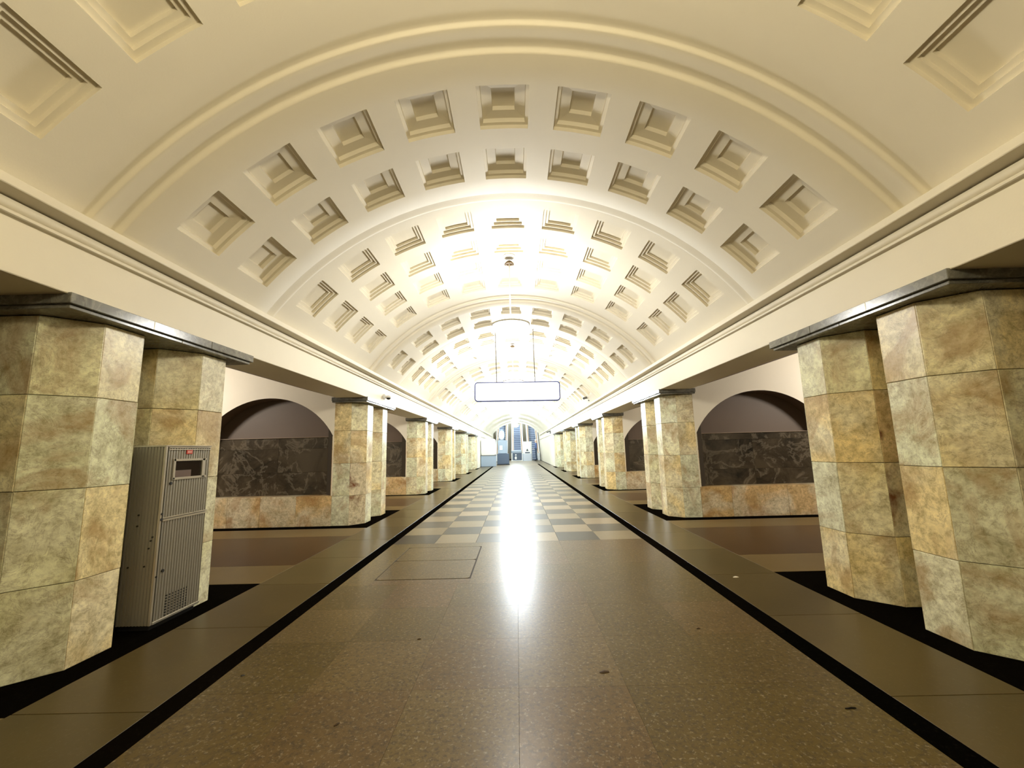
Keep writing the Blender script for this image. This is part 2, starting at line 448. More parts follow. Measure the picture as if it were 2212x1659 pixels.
ordn = ['first', 'second', 'third', 'fourth', 'fifth', 'sixth', 'seventh']
for k in range(0, NP):
    o_ = P * k
    s1, s2 = RV - 0.034, RB
    kn = [(3.09 + o_, RV), (3.12 + o_, RV), (3.155 + o_, s1), (3.34 + o_, s1 + 0.006), (3.385 + o_, s2), (5.505 + o_, s2), (5.55 + o_, s1 + 0.006), (5.735 + o_, s1), (5.77 + o_, RV), (5.80 + o_, RV)]
    vault(3.09 + o_, 5.80 + o_, kn, [4.0 + o_, 4.89 + o_], RB, cof_band, LEV_BAND, k < 3, 'projecting plaster arch band with two rows of deep coffers over the %s pylon pair' % ordn[k])
for k in range(-1, NP):
    o_ = P * k
    vault(5.80 + o_, 9.71 + o_, [(5.80 + o_, RV), (9.71 + o_, RV)], [6.305 + o_, 7.18 + o_, 8.055 + o_, 8.93 + o_], RV, cof_bay, LEV_BAY, k < 3,
          'cream plaster barrel vault with four rows of stepped coffers, %s' % ('overhead at the top of the picture' if k < 0 else 'bay beyond the %s arch band' % ordn[k]))
def plain_vault(y0, y1, label, slope=0.0):
    mb = MB()
    a = [(RV * math.sin(math.radians(t)), ZC + RV * math.cos(math.radians(t))) for t in TL]
    A = [mb.vert(x, y0, z) for x, z in a]; B = [mb.vert(x, y1, z + slope * (y1 - y0)) for x, z in a]
    for i in range(len(a) - 1): mb.face(A[i], A[i + 1], B[i + 1], B[i])
    return tag(mb.build('ceiling', M['plaster'], smooth=True), label, 'ceiling', kind='structure')
yE = 9.71 + P * (NP - 1)
plain_vault(yE, 60, 'plain white vault at the far end of the hall')
plain_vault(-9, 5.80 - P, 'plain cream vault behind the viewer')
plain_vault(60, 72, 'sloping white vault over the escalators', 0.5)

# ------------------------------------------------------------------ entablature and cornice (both sides)
prof = [(4.05, 2.862), (3.36, 2.862), (3.355, 2.868), (3.355, 3.240), (3.380, 3.243), (3.380, 3.254), (3.342, 3.256), (3.332, 3.262), (3.330, 3.275), (3.336, 3.286),
        (3.395, 3.290), (3.395, 3.298), (3.375, 3.302), (3.356, 3.314), (3.346, 3.333), (3.346, 3.352), (3.356, 3.370), (3.38, 3.384), (3.41, 3.388), (3.41, 3.396),
        (3.240, 3.398), (3.235, 3.404), (3.233, 3.460), (3.240, 3.468), (3.42, 3.478)]
for s, nm, sd in ((-1, 'trim_1', 'left'), (1, 'trim_2', 'right')):
    me = MB().extr(prof, -9, 60, s).mesh(nm, M['plaster'], recalc=False); sharp(me, 30)
    tag(place(nm, me), 'long cream plaster entablature with rounded cornice above the %s row of pylons' % sd, 'cornice', kind='structure')

# ------------------------------------------------------------------ side tunnels
sof = [(3.37, 2.877), (4.0, 2.885), (4.35, 2.95), (5.0, 3.14), (5.7, 3.38), (6.4, 3.62), (7.0, 3.80), (7.6, 3.92), (8.4, 3.95), (9.3, 3.75), (10.3, 3.3)]
for s, sd, n in ((-1, 'left', 3), (1, 'right', 4)):
    for k in range(-1, NP):
        y0 = -9 if k < 0 else PY0 + P * k + 1.055
        y1 = PY0 + P * (k + 1) - 1.055 if k < NP - 1 else 63
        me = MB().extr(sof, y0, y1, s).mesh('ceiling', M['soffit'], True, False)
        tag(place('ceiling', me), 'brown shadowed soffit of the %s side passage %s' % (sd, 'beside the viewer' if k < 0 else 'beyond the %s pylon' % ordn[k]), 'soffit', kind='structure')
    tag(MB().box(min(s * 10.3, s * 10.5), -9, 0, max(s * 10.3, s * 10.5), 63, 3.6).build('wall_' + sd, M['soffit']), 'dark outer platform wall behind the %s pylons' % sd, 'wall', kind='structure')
    y0 = PY0 + P * (NP - 1) + 1.10
    x0, x1 = sorted((s * 3.42, s * 3.62))
    tag(MB().box(x0, y0, 0, x1, 60, 2.87).build('wall_far_' + sd, M['plaster']), 'plain white wall on the %s near the escalators' % sd, 'wall', kind='structure')
tag(MB().box(-10.5, -9.2, 0, 10.5, -9, 5.4).build('wall_back', M['plaster']), 'cream end wall behind the viewer', 'wall', kind='structure')

# ------------------------------------------------------------------ pylons
def face_slab(wd, ht, mit=True, t=0.03, b=0.0035, g=0.0022):
    """cladding slab: x across, z up, outward is -y; mitred sides, bevelled front"""
    mb = MB(); hw = wd / 2
    k = math.tan(PI / 8) * t if mit else 0
    L = [(hw - g - k, 0.0, t), (hw - g, 0.0, b), (hw - g - b, b, 0.0)]
    rings = []
    for x, dz, y in L:
        z0, z1 = g + dz, ht - g - dz
        rings.append([mb.vert(-x, y, z0), mb.vert(x, y, z0), mb.vert(x, y, z1), mb.vert(-x, y, z1)])
    for a, c in zip(rings[:-1], rings[1:]):
        for i in range(4): mb.face(a[i], a[(i + 1) % 4], c[(i + 1) % 4], c[i])
    mb.face(*rings[-1]); mb.face(*rings[0][::-1])
    return mb.mesh('marble_slab', M['marble'])
OS = 2 * OA * math.tan(PI / 8)
slab_me = [face_slab(OS, CZ[i + 1] - CZ[i]) for i in range(4)]
def octo(cx_, cy_, r):
    return [(cx_ + r / math.cos(PI / 8) * math.cos(PI / 8 + PI / 4 * k), cy_ + r / math.cos(PI / 8) * math.sin(PI / 8 + PI / 4 * k)) for k in range(8)]
YN = -(GAP + OA)                  # near face of the pylon, local
NX0, NX1, ND = 4.165, 7.20, 0.42   # niche opening and depth

def make_pylon(s):
    """origin on the floor under the column pair, on the column axis; s = -1 left, +1 right"""
    root = empty('pylon', (s * CX, PY0, 0))
    X = lambda x: s * (x - CX)
    zt = 2.0 if s < 0 else 1.86               # top of the dark marble
    ac = 2.91 if s < 0 else 2.81              # crown of the niche arch
    core = MB()
    for q in (-1, 1): core.prism(octo(0, q * GAP, OA - 0.028), 0, 2.87)
    xa, xb = sorted((X(4.2), X(7.6)))
    core.box(xa, YN + ND + 0.03, 0, xb, -YN, 3.98)
    xa, xb = sorted((X(4.06), X(4.3)))
    core.box(xa, -0.2, 0, xb, 0.2, 2.87)
    core.build('core', M['grout'], root)
    # plaster far face
    xa, xb = sorted((X(4.15), X(7.6)))
    MB().box(xa, -YN - 0.02, 0, xb, -YN, 3.98).build('plaster_face', M['plaster'], root)
    # cladding slabs of the two octagonal columns
    rj = random.Random(11 if s < 0 else 12)
    for q in (-1, 1):
        for ang in (-PI / 2, -PI / 4, 0, PI / 4, PI / 2):
            n = (-s * math.cos(ang), math.sin(ang))
            a = math.atan2(n[0], -n[1])
            for i in range(4):
                j = rj.uniform(-0.0025, 0.0015)
                sl = place('marble_slab', slab_me[i], root, (n[0] * (OA + j), q * GAP + n[1] * (OA + j), CZ[i]), rz=a)
                sl['slot'] = '%d_%d_%d' % (q, round(math.degrees(ang)), i)
    # capital: two courses of grey-green slabs
    for (x0, z0, x1, z1, ya, yb, nseg) in ((3.330, 2.790, 4.16, 2.874, -1.225, 1.085, 3), (3.362, 2.758, 4.16, 2.789, -1.195, 1.06, 2)):
        for i in range(nseg):
            u0 = ya + (yb - ya) * i / nseg; u1 = ya + (yb - ya) * (i + 1) / nseg
            p0, p1 = sorted((X(x0), X(x1)))
            MB().bevbox(p0, u0 + 0.0015, z0, p1, u1 - 0.0015, z1, 0.004).build('capital_slab', M['capital'], root)
    # niche wall with segmental arch
    cxn = (NX0 + NX1) / 2; hwn = (NX1 - NX0) / 2; rise = ac - zt
    Ra = (hwn ** 2 + rise ** 2) / (2 * rise); za = ac - Ra
    arc = []
    a0 = math.asin(hwn / Ra)
    for i in range(29):
        a = -a0 + 2 * a0 * i / 28; arc.append((cxn + Ra * math.sin(a), za + Ra * math.cos(a)))
    wl = MB(); ztop = 3.98
    for (x0, z0), (x1, z1) in zip(arc[:-1], arc[1:]):
        wl.quad((X(x0), YN, z0), (X(x1), YN, z1), (X(x1), YN, ztop), (X(x0), YN, ztop))
    for x0, x1, zb in ((4.14, NX0, 0.66), (NX1, 7.6, 0.66)):
        wl.quad((X(x0), YN, zb), (X(x1), YN, zb), (X(x1), YN, ztop), (X(x0), YN, ztop))
    wl.build('niche_wall', M['plaster'], root)
    sh = MB()
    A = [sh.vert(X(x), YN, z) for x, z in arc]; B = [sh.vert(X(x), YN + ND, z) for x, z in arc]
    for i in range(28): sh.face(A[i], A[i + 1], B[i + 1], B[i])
    me = sh.mesh('niche_arch', M['niche_shade'], True); place('niche_arch', me, root)
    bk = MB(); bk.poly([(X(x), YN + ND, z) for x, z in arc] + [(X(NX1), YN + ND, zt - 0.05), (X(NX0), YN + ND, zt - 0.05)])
    bk.build('niche_back', M['niche_shade'], root)
    # pale ledge on top of the dark marble
    p0, p1 = sorted((X(NX0), X(NX1)))
    MB().bevbox(p0, YN + ND - 0.10, zt - 0.012, p1, YN + ND, zt + 0.004, 0.002).build('ledge', M['soffit'], root)
    # dark marble panels
    zs = [0.66, 1.18, 1.73, zt - 0.013] if s < 0 else [0.66, 1.02, 1.70, zt - 0.013]
    xs = [NX0, 5.60, NX1]
    for a, b_ in zip(zs[:-1], zs[1:]):
        for x0, x1 in zip(xs[:-1], xs[1:]):
            p0, p1 = sorted((X(x0), X(x1)))
            MB().bevbox(p0 + 0.001, YN + ND - 0.07, a + 0.001, p1 - 0.001, YN + ND, b_ - 0.001, 0.002).build('dark_panel', M['niche_marble'], root)
    # jamb slabs
    for x0, x1 in ((NX1 - 0.03, NX1 + 0.0), (NX0 - 0.0, NX0 + 0.012)):
        for a, b_ in ((0.66, 1.31), (1.31, zt)):
            p0, p1 = sorted((X(x0), X(x1)))
            MB().bevbox(p0, YN - 0.002, a + 0.002, p1, YN + ND - 0.07, b_ - 0.002, 0.002).build('jamb_slab', M['base_marble'], root)
    # base course of pale stained slabs
    bx = [4.147, 4.95, 5.76, 6.5, 7.25, 7.6] if s < 0 else [4.147, 4.84, 6.08, 7.1, 7.6]
    for x0, x1 in zip(bx[:-1], bx[1:]):
        p0, p1 = sorted((X(x0), X(x1)))
        MB().bevbox(p0 + 0.0015, YN + 0.0, 0, p1 - 0.0015, YN + ND + 0.03, 0.658, 0.004).build('base_slab', M['base_marble'], root)
    return root

RUST = {(-1, 1, '-1_-45_1'), (-1, 1, '-1_-45_0'), (1, 0, '1_-90_1'), (1, 0, '1_-90_2')}
where = {0: 'nearest', 1: 'second', 2: 'third', 3: 'fourth', 4: 'fifth', 5: 'sixth, farthest'}
extra = {(-1, 0): ', metal cabinet in its recess', (1, 0): ', brown rust marks between its columns', (-1, 1): ', dome camera above it'}
for s, sd in ((-1, 'left'), (1, 'right')):
    p0 = make_pylon(s)
    for k in range(NP):
        o = p0 if k == 0 else copy_tree(p0)
        o.location = (s * CX, PY0 + P * k, 0)
        for ch in o.children:
            if ch.get('slot') and ((s, k) + (ch['slot'],)) in RUST:
                ch.material_slots[0].link = 'OBJECT'; ch.material_slots[0].material = M['rust_marble']; ch['label'] = 'slab with a dark rust stain'
        tag(o, '%s pylon of paired octagonal columns, %s row%s' % (where[k], sd, extra.get((s, k), '')), 'pylon', 'marble pylons along the hall')

for o in bpy.data.objects:
    if 'slot' in o: del o['slot']

# ------------------------------------------------------------------ metal cabinet in the recess of the nearest left pylon
cb = empty('metal_cabinet', (-3.425, 4.26, 0))
tag(cb, 'tall ribbed aluminium cabinet with small window and red plate, standing between two marble columns', 'cabinet')
CWY, CHZ = 0.63, 1.72
def corr(n, length, depth):
    pts = []
    pitch = length / n
    for i in range(n):
        u = i * pitch
        pts += [(u, 0), (u + pitch * 0.45, 0), (u + pitch * 0.55, depth), (u + pitch * 0.9, depth)]
    pts.append((length, 0)); return pts
# body fits the recess: plan polygon in local x (0 = front, negative = into the recess)
MB().prism([(-0.006, 0.006), (-0.006, CWY - 0.006), (-0.040, CWY - 0.006), (-0.040, 0.462), (-0.322, 0.178), (-0.325, 0.006)], 0.05, CHZ - 0.01).build('body', M['alu'], cb)
MB().prism([(-0.03, 0.03), (-0.03, CWY - 0.03), (-0.040, CWY - 0.03), (-0.040, 0.462), (-0.322, 0.178), (-0.325, 0.03)], 0.0, 0.05).build('plinth', M['black_plastic'], cb)
def ribbed_front(name, z0, z1, y0, y1, n, hole=None):
    mb = MB(); pts = corr(n, y1 - y0, -0.009)
    def stripz(za, zb, ps):
        for (u0, d0), (u1, d1) in zip(ps[:-1], ps[1:]): mb.quad((0.004 + d0, y0 + u0, za), (0.004 + d1, y0 + u1, za), (0.004 + d1, y0 + u1, zb), (0.004 + d0, y0 + u0, zb))
    if not hole: stripz(z0, z1, pts)
    else:
        h0, h1, hz0, hz1 = hole
        stripz(z0, hz0, pts); stripz(hz1, z1, pts)
        stripz(hz0, hz1, [p for p in pts if y0 + p[0] <= h0 + 0.01]); stripz(hz0, hz1, [p for p in pts if y0 + p[0] >= h1 - 0.01])
    return mb.build(name, M['alu'], cb)
door = ribbed_front('upper_door', 1.015, 1.70, 0.035, 0.615, 17, (0.125, 0.50, 1.40, 1.56))
ribbed_front('lower_door', 0.055, 0.99, 0.035, 0.615, 17)
mb = MB(); pts = corr(10, 0.31, -0.010)
for (u0, d0), (u1, d1) in zip(pts[:-1], pts[1:]): mb.quad((-0.318 + u0, -0.002 - d0, 0.05), (-0.318 + u1, -0.002 - d1, 0.05), (-0.318 + u1, -0.002 - d1, CHZ - 0.01), (-0.318 + u0, -0.002 - d0, CHZ - 0.01))
mb.build('side_panel', M['alu'], cb)
MB().bevbox(-0.012, -0.008, 0.05, 0.010, 0.016, CHZ, 0.003).build('corner_post', M['alu_bright'], cb)
MB().bevbox(-0.325, -0.01, CHZ - 0.012, 0.012, 0.19, CHZ + 0.004, 0.003).build('top_plate', M['alu_bright'], cb)
MB().bevbox(-0.035, 0.0, CHZ - 0.010, 0.014, CWY, CHZ + 0.003, 0.003).build('top_plate', M['alu_bright'], cb)
for z0, z1, y0, y1 in ((1.694, 1.704, 0.03, 0.62), (1.674, 1.685, 0.03, 0.62), (1.012, 1.022, 0.03, 0.63), (0.986, 1.002, 0.03, 0.63), (0.050, 0.072, 0.02, 0.62)):
    MB().bevbox(-0.004, y0, z0, 0.013, y1, z1, 0.002).build('trim_bar', M['alu_bright'], cb)
for y0, z0, y1, z1 in ((0.095, 1.562, 0.56, 1.585), (0.095, 1.375, 0.57, 1.40), (0.098, 1.38, 0.128, 1.585), (0.497, 1.38, 0.54, 1.585)):
    MB().bevbox(0.001, y0, z0, 0.016, y1, z1, 0.003).build('window_frame', M['alu_bright'], door)
MB().box(-0.004, 0.125, 1.395, -0.001, 0.50, 1.565).build('window_pane', M['glass'], door)
MB().box(-0.0005, 0.14, 1.40, 0.0, 0.36, 1.47).build('inner_panel', simple('inner_brown', (0.10, 0.055, 0.03), 0.5), door)
pl = MB().bevbox(0.004, 0.262, 1.632, 0.012, 0.345, 1.676, 0.002).build('red_plate', M['red'], door)
t = MB()
for k, (a, b_) in enumerate(((0.276, 0.286), (0.290, 0.300), (0.304, 0.314), (0.318, 0.330))): t.box(0.012, a, 1.645, 0.0125, b_, 1.664)
t.build('plate_lettering', M['pale_red'], pl)
for y, z, r in ((0.090, 1.345, 0.014), (0.088, 0.518, 0.014), (0.012, 1.06, 0.010), (0.012, 1.008, 0.013), (0.012, 0.48, 0.009)):
    MB().tube((0.0, y, z), (0.016, y, z), r, n=12).build('lock', M['black_plastic'], cb)
vm = MB()
for i in range(8):
    for j in range(8):
        y = 0.175 + 0.255 * i / 7; z = 0.085 + 0.18 * j / 7
        vm.tube((-0.006, y, z), (0.0055, y, z), 0.0085, n=6)
vm.build('vent_grid', M['black_plastic'], cb)
for x, z in ((-0.20, 1.056), (-0.204, 0.953), (-0.07, 0.745), (-0.097, 0.581), (-0.252, 0.574), (-0.045, 0.849), (-0.058, 0.815)):
    MB().tube((x, 0.0, z), (x, -0.010, z), 0.008, n=8).build('rivet', M['black_plastic'], cb)

# ------------------------------------------------------------------ chandeliers
def lampmat(name, strength, c):
    """thin opal glass: glows, and lets the bulb's light through"""
    m = bpy.data.materials.new(name); m.use_nodes = True; nt = m.node_tree
    nt.nodes.remove(nt.nodes['Principled BSDF'])
    tr = N(nt, 'ShaderNodeBsdfTransparent'); em = N(nt, 'ShaderNodeEmission'); mx = N(nt, 'ShaderNodeMixShader')
    em.inputs[0].default_value = (*c, 1); em.inputs[1].default_value = strength; mx.inputs[0].default_value = 0.2
    nt.links.new(tr.outputs[0], mx.inputs[1]); nt.links.new(em.outputs[0], mx.inputs[2])
    nt.links.new(mx.outputs[0], nt.nodes['Material Output'].inputs['Surface'])
    m.cycles.emission_sampling = 'NONE'
    return m
def bulb(parent, loc, L, r, c):
    """the lamp's light: a sphere of radius r inside its opal glass, radiance L"""
    ld = bpy.data.lights.new('bulb', 'POINT'); ld.energy = L * 4 * PI * PI * r * r; ld.shadow_soft_size = r; ld.color = c
    o = bpy.data.objects.new('bulb', ld); col.objects.link(o); o.parent = parent; o.location = loc
    return o
PLM = lampmat('fill_globe', 25, (1.0, 0.93, 0.82))
lampnames = {-2: 'unseen behind the viewer, added for light', -1: 'unseen over the viewer, before the first arch band', 0: 'over the first passage', 1: 'over the second bay, behind the hanging sign board', 2: 'over the third bay down the hall',
             3: 'over the fourth bay down the hall', 4: 'over the fifth bay down the hall', 5: 'over the last coffered bay'}
bowl_prof = [(0.0, -0.24), (0.10, -0.232), (0.20, -0.20), (0.28, -0.14), (0.325, -0.06), (0.335, 0.0), (0.30, 0.06), (0.2, 0.09), (0.06, 0.10), (0.0, 0.10)]
me_can = MB().lathe([(0.0, 0.0), (0.115, 0.0), (0.12, -0.02), (0.09, -0.05), (0.03, -0.07), (0.0, -0.07)], 24).mesh('canopy', M['white'], True)
me_cup = MB().lathe([(0.012, 0.05), (0.05, 0.04), (0.085, 0.0), (0.09, -0.02), (0.06, -0.01), (0.012, 0.0)], 24).mesh('cup', M['bronze'], True)
me_rod = MB().tube((0, 0, -0.05), (0, 0, -1.22), 0.011, n=8).mesh('rod', M['white'])
me_ring = MB().lathe([(0.325, -0.02), (0.350, -0.012), (0.352, 0.012), (0.325, 0.02), (0.325, -0.02)], 32).mesh('ring', M['white'], True)
LZ = -1.34
for k, (st, c) in LAMPS.items():
    y = 7.62 + P * k
    r = empty('chandelier', (0, y, ZC + RV))
    tag(r, 'opal bowl chandelier on a rod, ' + lampnames[k], 'chandelier', 'chandeliers down the middle of the vault')
    place('canopy', me_can, r); place('cup', me_cup, r, (0, 0, -0.155)); place('rod', me_rod, r)
    place('bowl', MB().lathe(bowl_prof, 20).mesh('bowl', lampmat('opal_glass_%d' % (k + 2), 30, c), True), r, (0, 0, LZ))
    bulb(r, (0, 0, LZ - 0.06), st * 1.25, 0.23, c)
    place('ring', me_ring, r, (0, 0, LZ))
# unseen globe lamps added over the platforms to brighten the niche walls
me_ps = MB().tube((0, 0, 0.0), (0, 0, -0.55), 0.014, n=8).lathe([(0.0, 0.0), (0.10, 0.0), (0.10, -0.03), (0.0, -0.05)], 16).mesh('stem', M['white'])
me_pg = MB().lathe([(0.28 * math.sin(PI * i / 10), 0.28 * -math.cos(PI * i / 10)) for i in range(11)], 18).mesh('globe', PLM, True)
for s, sd in ((-1, 'left'), (1, 'right')):
    for k in range(0, NP):
        r = empty('fill_lamp', (s * 8.3, PY0 + P * (k + 0.5), 3.93))
        tag(r, 'unseen white globe lamp added for light over the %s platform by the passage %s' % (sd, 'after the %s pylon' % ordn[k]), 'lamp', 'unseen lamps added over the side platforms')
        place('stem', me_ps, r); place('globe', me_pg, r, (0, 0, -0.8)); bulb(r, (0, 0, -0.8), 165, 0.26, (1.0, 0.93, 0.82))
# far end fittings: round ceiling lamps near the escalators
me_pan = MB().lathe([(0.0, -0.10), (0.25, -0.09), (0.36, -0.05), (0.40, 0.0), (0.0, 0.0)], 24)
for i, (y, z, st) in enumerate(((47.5, 5.18, 300), (53.5, 5.18, 320), (58.5, 5.18, 320), (65.5, 7.7, 260))):
    o = me_pan.build('ceiling_lamp', lampmat('far_lamp_%d' % i, 30, COOL), None, (0, y, z), True)
    bulb(o, (0, 0, -0.05), st * 1.2, 0.25, COOL)
    tag(o, ['round white ceiling lamp past the last pylons', 'round white ceiling lamp midway to the escalators', 'round white ceiling lamp just before the escalators', 'round white lamp in the sloping escalator vault'][i], 'lamp', 'ceiling lamps at the far end')

# ------------------------------------------------------------------ hanging sign
sg = empty('hanging_sign', (0.115, 12.40, 3.255)); sg.rotation_euler = (0, math.radians(0.6), 0)
tag(sg, 'long white hanging sign board with rounded corners and blue outline on two cables', 'sign')
def slab_xz(pts, y0, y1):
    mb = MB(); n = len(pts)
    A = [mb.vert(x, y0, z) for x, z in pts]; B = [mb.vert(x, y1, z) for x, z in pts]
    mb.face(*A); mb.face(*B[::-1])
    for i in range(n): mb.face(A[i], B[i], B[(i + 1) % n], A[(i + 1) % n])
    return mb
slab_xz(rounded(-1.245, -0.285, 1.245, 0.285, 0.09, 6), -0.05, 0.05).build('frame', M['blue_line'], sg)
slab_xz(rounded(-1.215, -0.255, 1.215, 0.255, 0.066, 6), -0.056, -0.049).build('face', M['sign_face'], sg)
ar = MB(); ar.box(1.08, -0.058, 0.205, 1.115, -0.0565, 0.213); ar.poly([(1.112, -0.058, 0.198), (1.132, -0.058, 0.209), (1.112, -0.058, 0.220)]); ar.build('arrow_mark', simple('cyan_mark', (0.02, 0.35, 0.75), 0.5), sg)
for x in (-0.60, 0.52):
    MB().tube((x, 0, 0.28), (x - 0.03, -0.02, 1.91), 0.012, n=8).build('cable', M['grey'], sg)
    MB().lathe([(0.0, 0.0), (0.05, 0.0), (0.045, -0.03), (0.0, -0.04)], 12).build('cable_anchor', M['grey'], sg, (x - 0.03, -0.02, 1.905))

# ------------------------------------------------------------------ security cameras
dc = empty('dome_camera', (-3.355, 11.0, 3.02))
tag(dc, 'small white dome security camera with black lens on the left entablature above the second pylon', 'camera')
MB().tube((0, 0, 0), (0.045, 0, -0.005), 0.075, 0.06, 14).build('wall_mount', M['white'], dc)
mb = MB(); mb.tube((0.04, 0.0, 0.0), (0.10, -0.01, -0.02), 0.045, 0.04, 12); mb.build('arm', M['white'], dc)
MB().lathe([(0.0, 0.05), (0.035, 0.048), (0.062, 0.025), (0.066, 0.0), (0.06, -0.012), (0, -0.012)], 16).build('housing', M['white'], dc, (0.13, -0.02, -0.02), True)
MB().lathe([(0.0, -0.055), (0.03, -0.05), (0.05, -0.03), (0.056, -0.005), (0, 0.0)], 16).build('lens', M['black_plastic'], dc, (0.13, -0.02, -0.025), True)
def bullet(loc, label, sc=1.0):
    b = empty('bullet_camera', loc); b.scale = (sc, sc, sc)
    tag(b, label, 'camera')
    MB().bevbox(-0.09, -0.03, 0, 0.02, 0.03, 0.05, 0.004).build('bracket', M['grey'], b)
    MB().tube((-0.03, 0, 0.04), (-0.03, 0, 0.17), 0.05, 0.04, 10).build('post', M['grey'], b)
    MB().tube((-0.01, 0.02, 0.20), (-0.30, -0.12, 0.10), 0.055, 0.05, 12).build('barrel', M['grey'], b)
    MB().tube((-0.295, -0.118, 0.102), (-0.305, -0.123, 0.098), 0.04, 0.04, 12).build('lens', M['black_plastic'], b)
    return b
bullet((3.24, 18.2, 3.545), 'grey bullet security camera mounted on the right cornice', 1.0)
bullet((3.30, 40.5, 2.95), 'tiny security camera by the last pylon of the right row', 1.2)

# ------------------------------------------------------------------ far end: escalators, booth, person
def escalator(x, label):
    e = empty('escalator', (x, 61.0, 0)); tag(e, label, 'escalator', 'escalators at the far end')
    n = 18; rise, run = 0.30, 0.46
    tread = MB().bevbox(-0.5, 0, -0.09, 0.5, 0.46, 0.0, 0.006).mesh('step', M['step_metal'])
    riser = MB().box(-0.49, 0.02, -0.30, 0.49, 0.06, -0.09).mesh('riser', M['step_dark'])
    for i in range(n):
        st = place('step', tread, e, (0, run * i, rise * (i + 1))); place('riser', riser, st)
    for sx in (-1, 1):
        xa, xb = sorted((sx * 0.52, sx * 0.85)); top = rise * n
        L = run * n
        mb = MB()
        a = [(xa, -0.6, 0), (xa, L, top), (xa, L, top + 1.0), (xa, -0.1, 1.0), (xa, -0.6, 0.95)]
        bq = [(xb, *p[1:]) for p in a]
        A = [mb.vert(*p) for p in a]; B = [mb.vert(*p) for p in bq]
        mb.face(*A); mb.face(*B[::-1])
        for i in range(5): mb.face(A[i], B[i], B[(i + 1) % 5], A[(i + 1) % 5])
        mb.build('balustrade', M['white'], e)
        xm = sx * 0.62
        MB().tube((xm, -0.55, 0.98), (xm, -0.1, 1.04), 0.05, n=8).tube((xm, -0.1, 1.04), (xm, L, top + 1.04), 0.05, n=8).build('handrail', M['copper'], e)
escalator(-2.05, 'left escalator rising at the far end of the hall')
escalator(0.20, 'middle escalator rising at the far end, behind the low barrier')
escalator(2.45, 'right escalator rising at the far end, beside the person in blue')
for s, sd in ((-1, 'left'), (1, 'right')):
    x0, x1 = sorted((s * 3.42, s * 3.62))
    tag(MB().prism([(x0, 60), (x1, 60), (x1, 72), (x0, 72)], 0, 9.5).build('wall_escalator_' + sd, M['plaster']), 'white side wall beside the %s escalator' % sd, 'wall', kind='structure')
tag(MB().box(-3.7, 72, 0, 3.7, 72.2, 12).build('wall_end', M['plaster']), 'white wall above the escalators at the very end', 'wall', kind='structure')

bt = empty('attendant_booth', (1.50, 58.6, 0)); tag(bt, 'pale blue-grey attendant booth with glazed top beside the person in blue', 'booth')
MB().prism([(-0.66, -0.3), (-0.5, -0.5), (0.5, -0.5), (0.66, -0.3), (0.66, 0.5), (-0.66, 0.5)], 0, 0.95).build('base', simple('booth_paint', (0.55, 0.60, 0.68), 0.4), bt)
MB().prism([(-0.62, -0.28), (-0.47, -0.46), (0.47, -0.46), (0.62, -0.28), (0.62, 0.46), (-0.62, 0.46)], 0.95, 2.45).build('cabin', M['white'], bt)
MB().bevbox(-0.30, -0.52, 1.02, 0.34, -0.46, 1.16, 0.01).build('counter', M['dark_blue'], bt)
mb = MB(); mb.poly([(-0.16, -0.475, 1.32), (0.16, -0.475, 1.32), (0.0, -0.475, 1.62)]); mb.poly([(-0.16, -0.47, 1.32), (0.0, -0.47, 1.62), (0.16, -0.47, 1.32)]); mb.build('black_triangle', M['black_plastic'], bt)
MB().prism([(-0.66, -0.3), (-0.5, -0.5), (0.5, -0.5), (0.66, -0.3), (0.66, 0.5), (-0.66, 0.5)], 2.45, 2.58).build('roof', M['white'], bt)
br = empty('barrier_panel', (0.05, 58.2, 0)); tag(br, 'low blue-grey barrier with dark panel and white pictogram left of the booth', 'barrier')
MB().bevbox(-0.72, -0.1, 1.05, 0.72, 0.1, 1.42, 0.05).build('top_box', M['blue_grey'], br)
MB().bevbox(-0.56, -0.06, 0.12, 0.70, 0.02, 1.05, 0.01).build('panel', M['dark_blue'], br)
for x in (-0.66, 0.74): MB().bevbox(x - 0.04, -0.08, 0, x + 0.04, 0.06, 1.06, 0.01).build('post', M['white'], br)
MB().bevbox(-0.75, -0.12, 0, 0.78, 0.1, 0.1, 0.01).build('foot', M['white'], br)
mb = MB(); mb.tube((-0.1, -0.062, 0.83), (-0.1, -0.068, 0.83), 0.10, n=10)
mb.poly([(-0.28, -0.066, 0.42), (-0.12, -0.066, 0.70), (0.02, -0.066, 0.52), (0.0, -0.066, 0.30), (-0.12, -0.066, 0.18)]); mb.build('pictogram', M['white'], br)
mr = empty('round_mirror', (-1.95, 59.2, 0)); tag(mr, 'oval mirror on a pole before the left escalator', 'mirror')
MB().tube((0, 0, 0), (0, 0, 3.0), 0.04, n=8).build('pole', M['blue_grey'], mr)
n = 20; mb = MB()
rim = [(0.42 * math.cos(2 * PI * k / n), 0.72 * math.sin(2 * PI * k / n)) for k in range(n)]
slab_xz([(0.45 * math.cos(2 * PI * k / n), 3.55 + 0.75 * math.sin(2 * PI * k / n)) for k in range(n)], 0.0, 0.05).build('rim', M['blue_grey'], mr)
slab_xz([(0.34 * math.cos(2 * PI * k / n), 3.55 + 0.62 * math.sin(2 * PI * k / n)) for k in range(n)], -0.02, 0.0).build('mirror_face', M['white'], mr)
bn = empty('bench', (4.6, 58.5, 0)); tag(bn, 'dark bench with raised armrest behind the last right pylon', 'bench')
MB().bevbox(-0.9, -0.3, 0.25, 0.9, 0.3, 0.75, 0.03).build('seat', M['dark_blue'], bn)
MB().bevbox(-0.2, -0.1, 1.35, 0.9, 0.1, 1.5, 0.03).build('armrest', M['bronze'], bn)
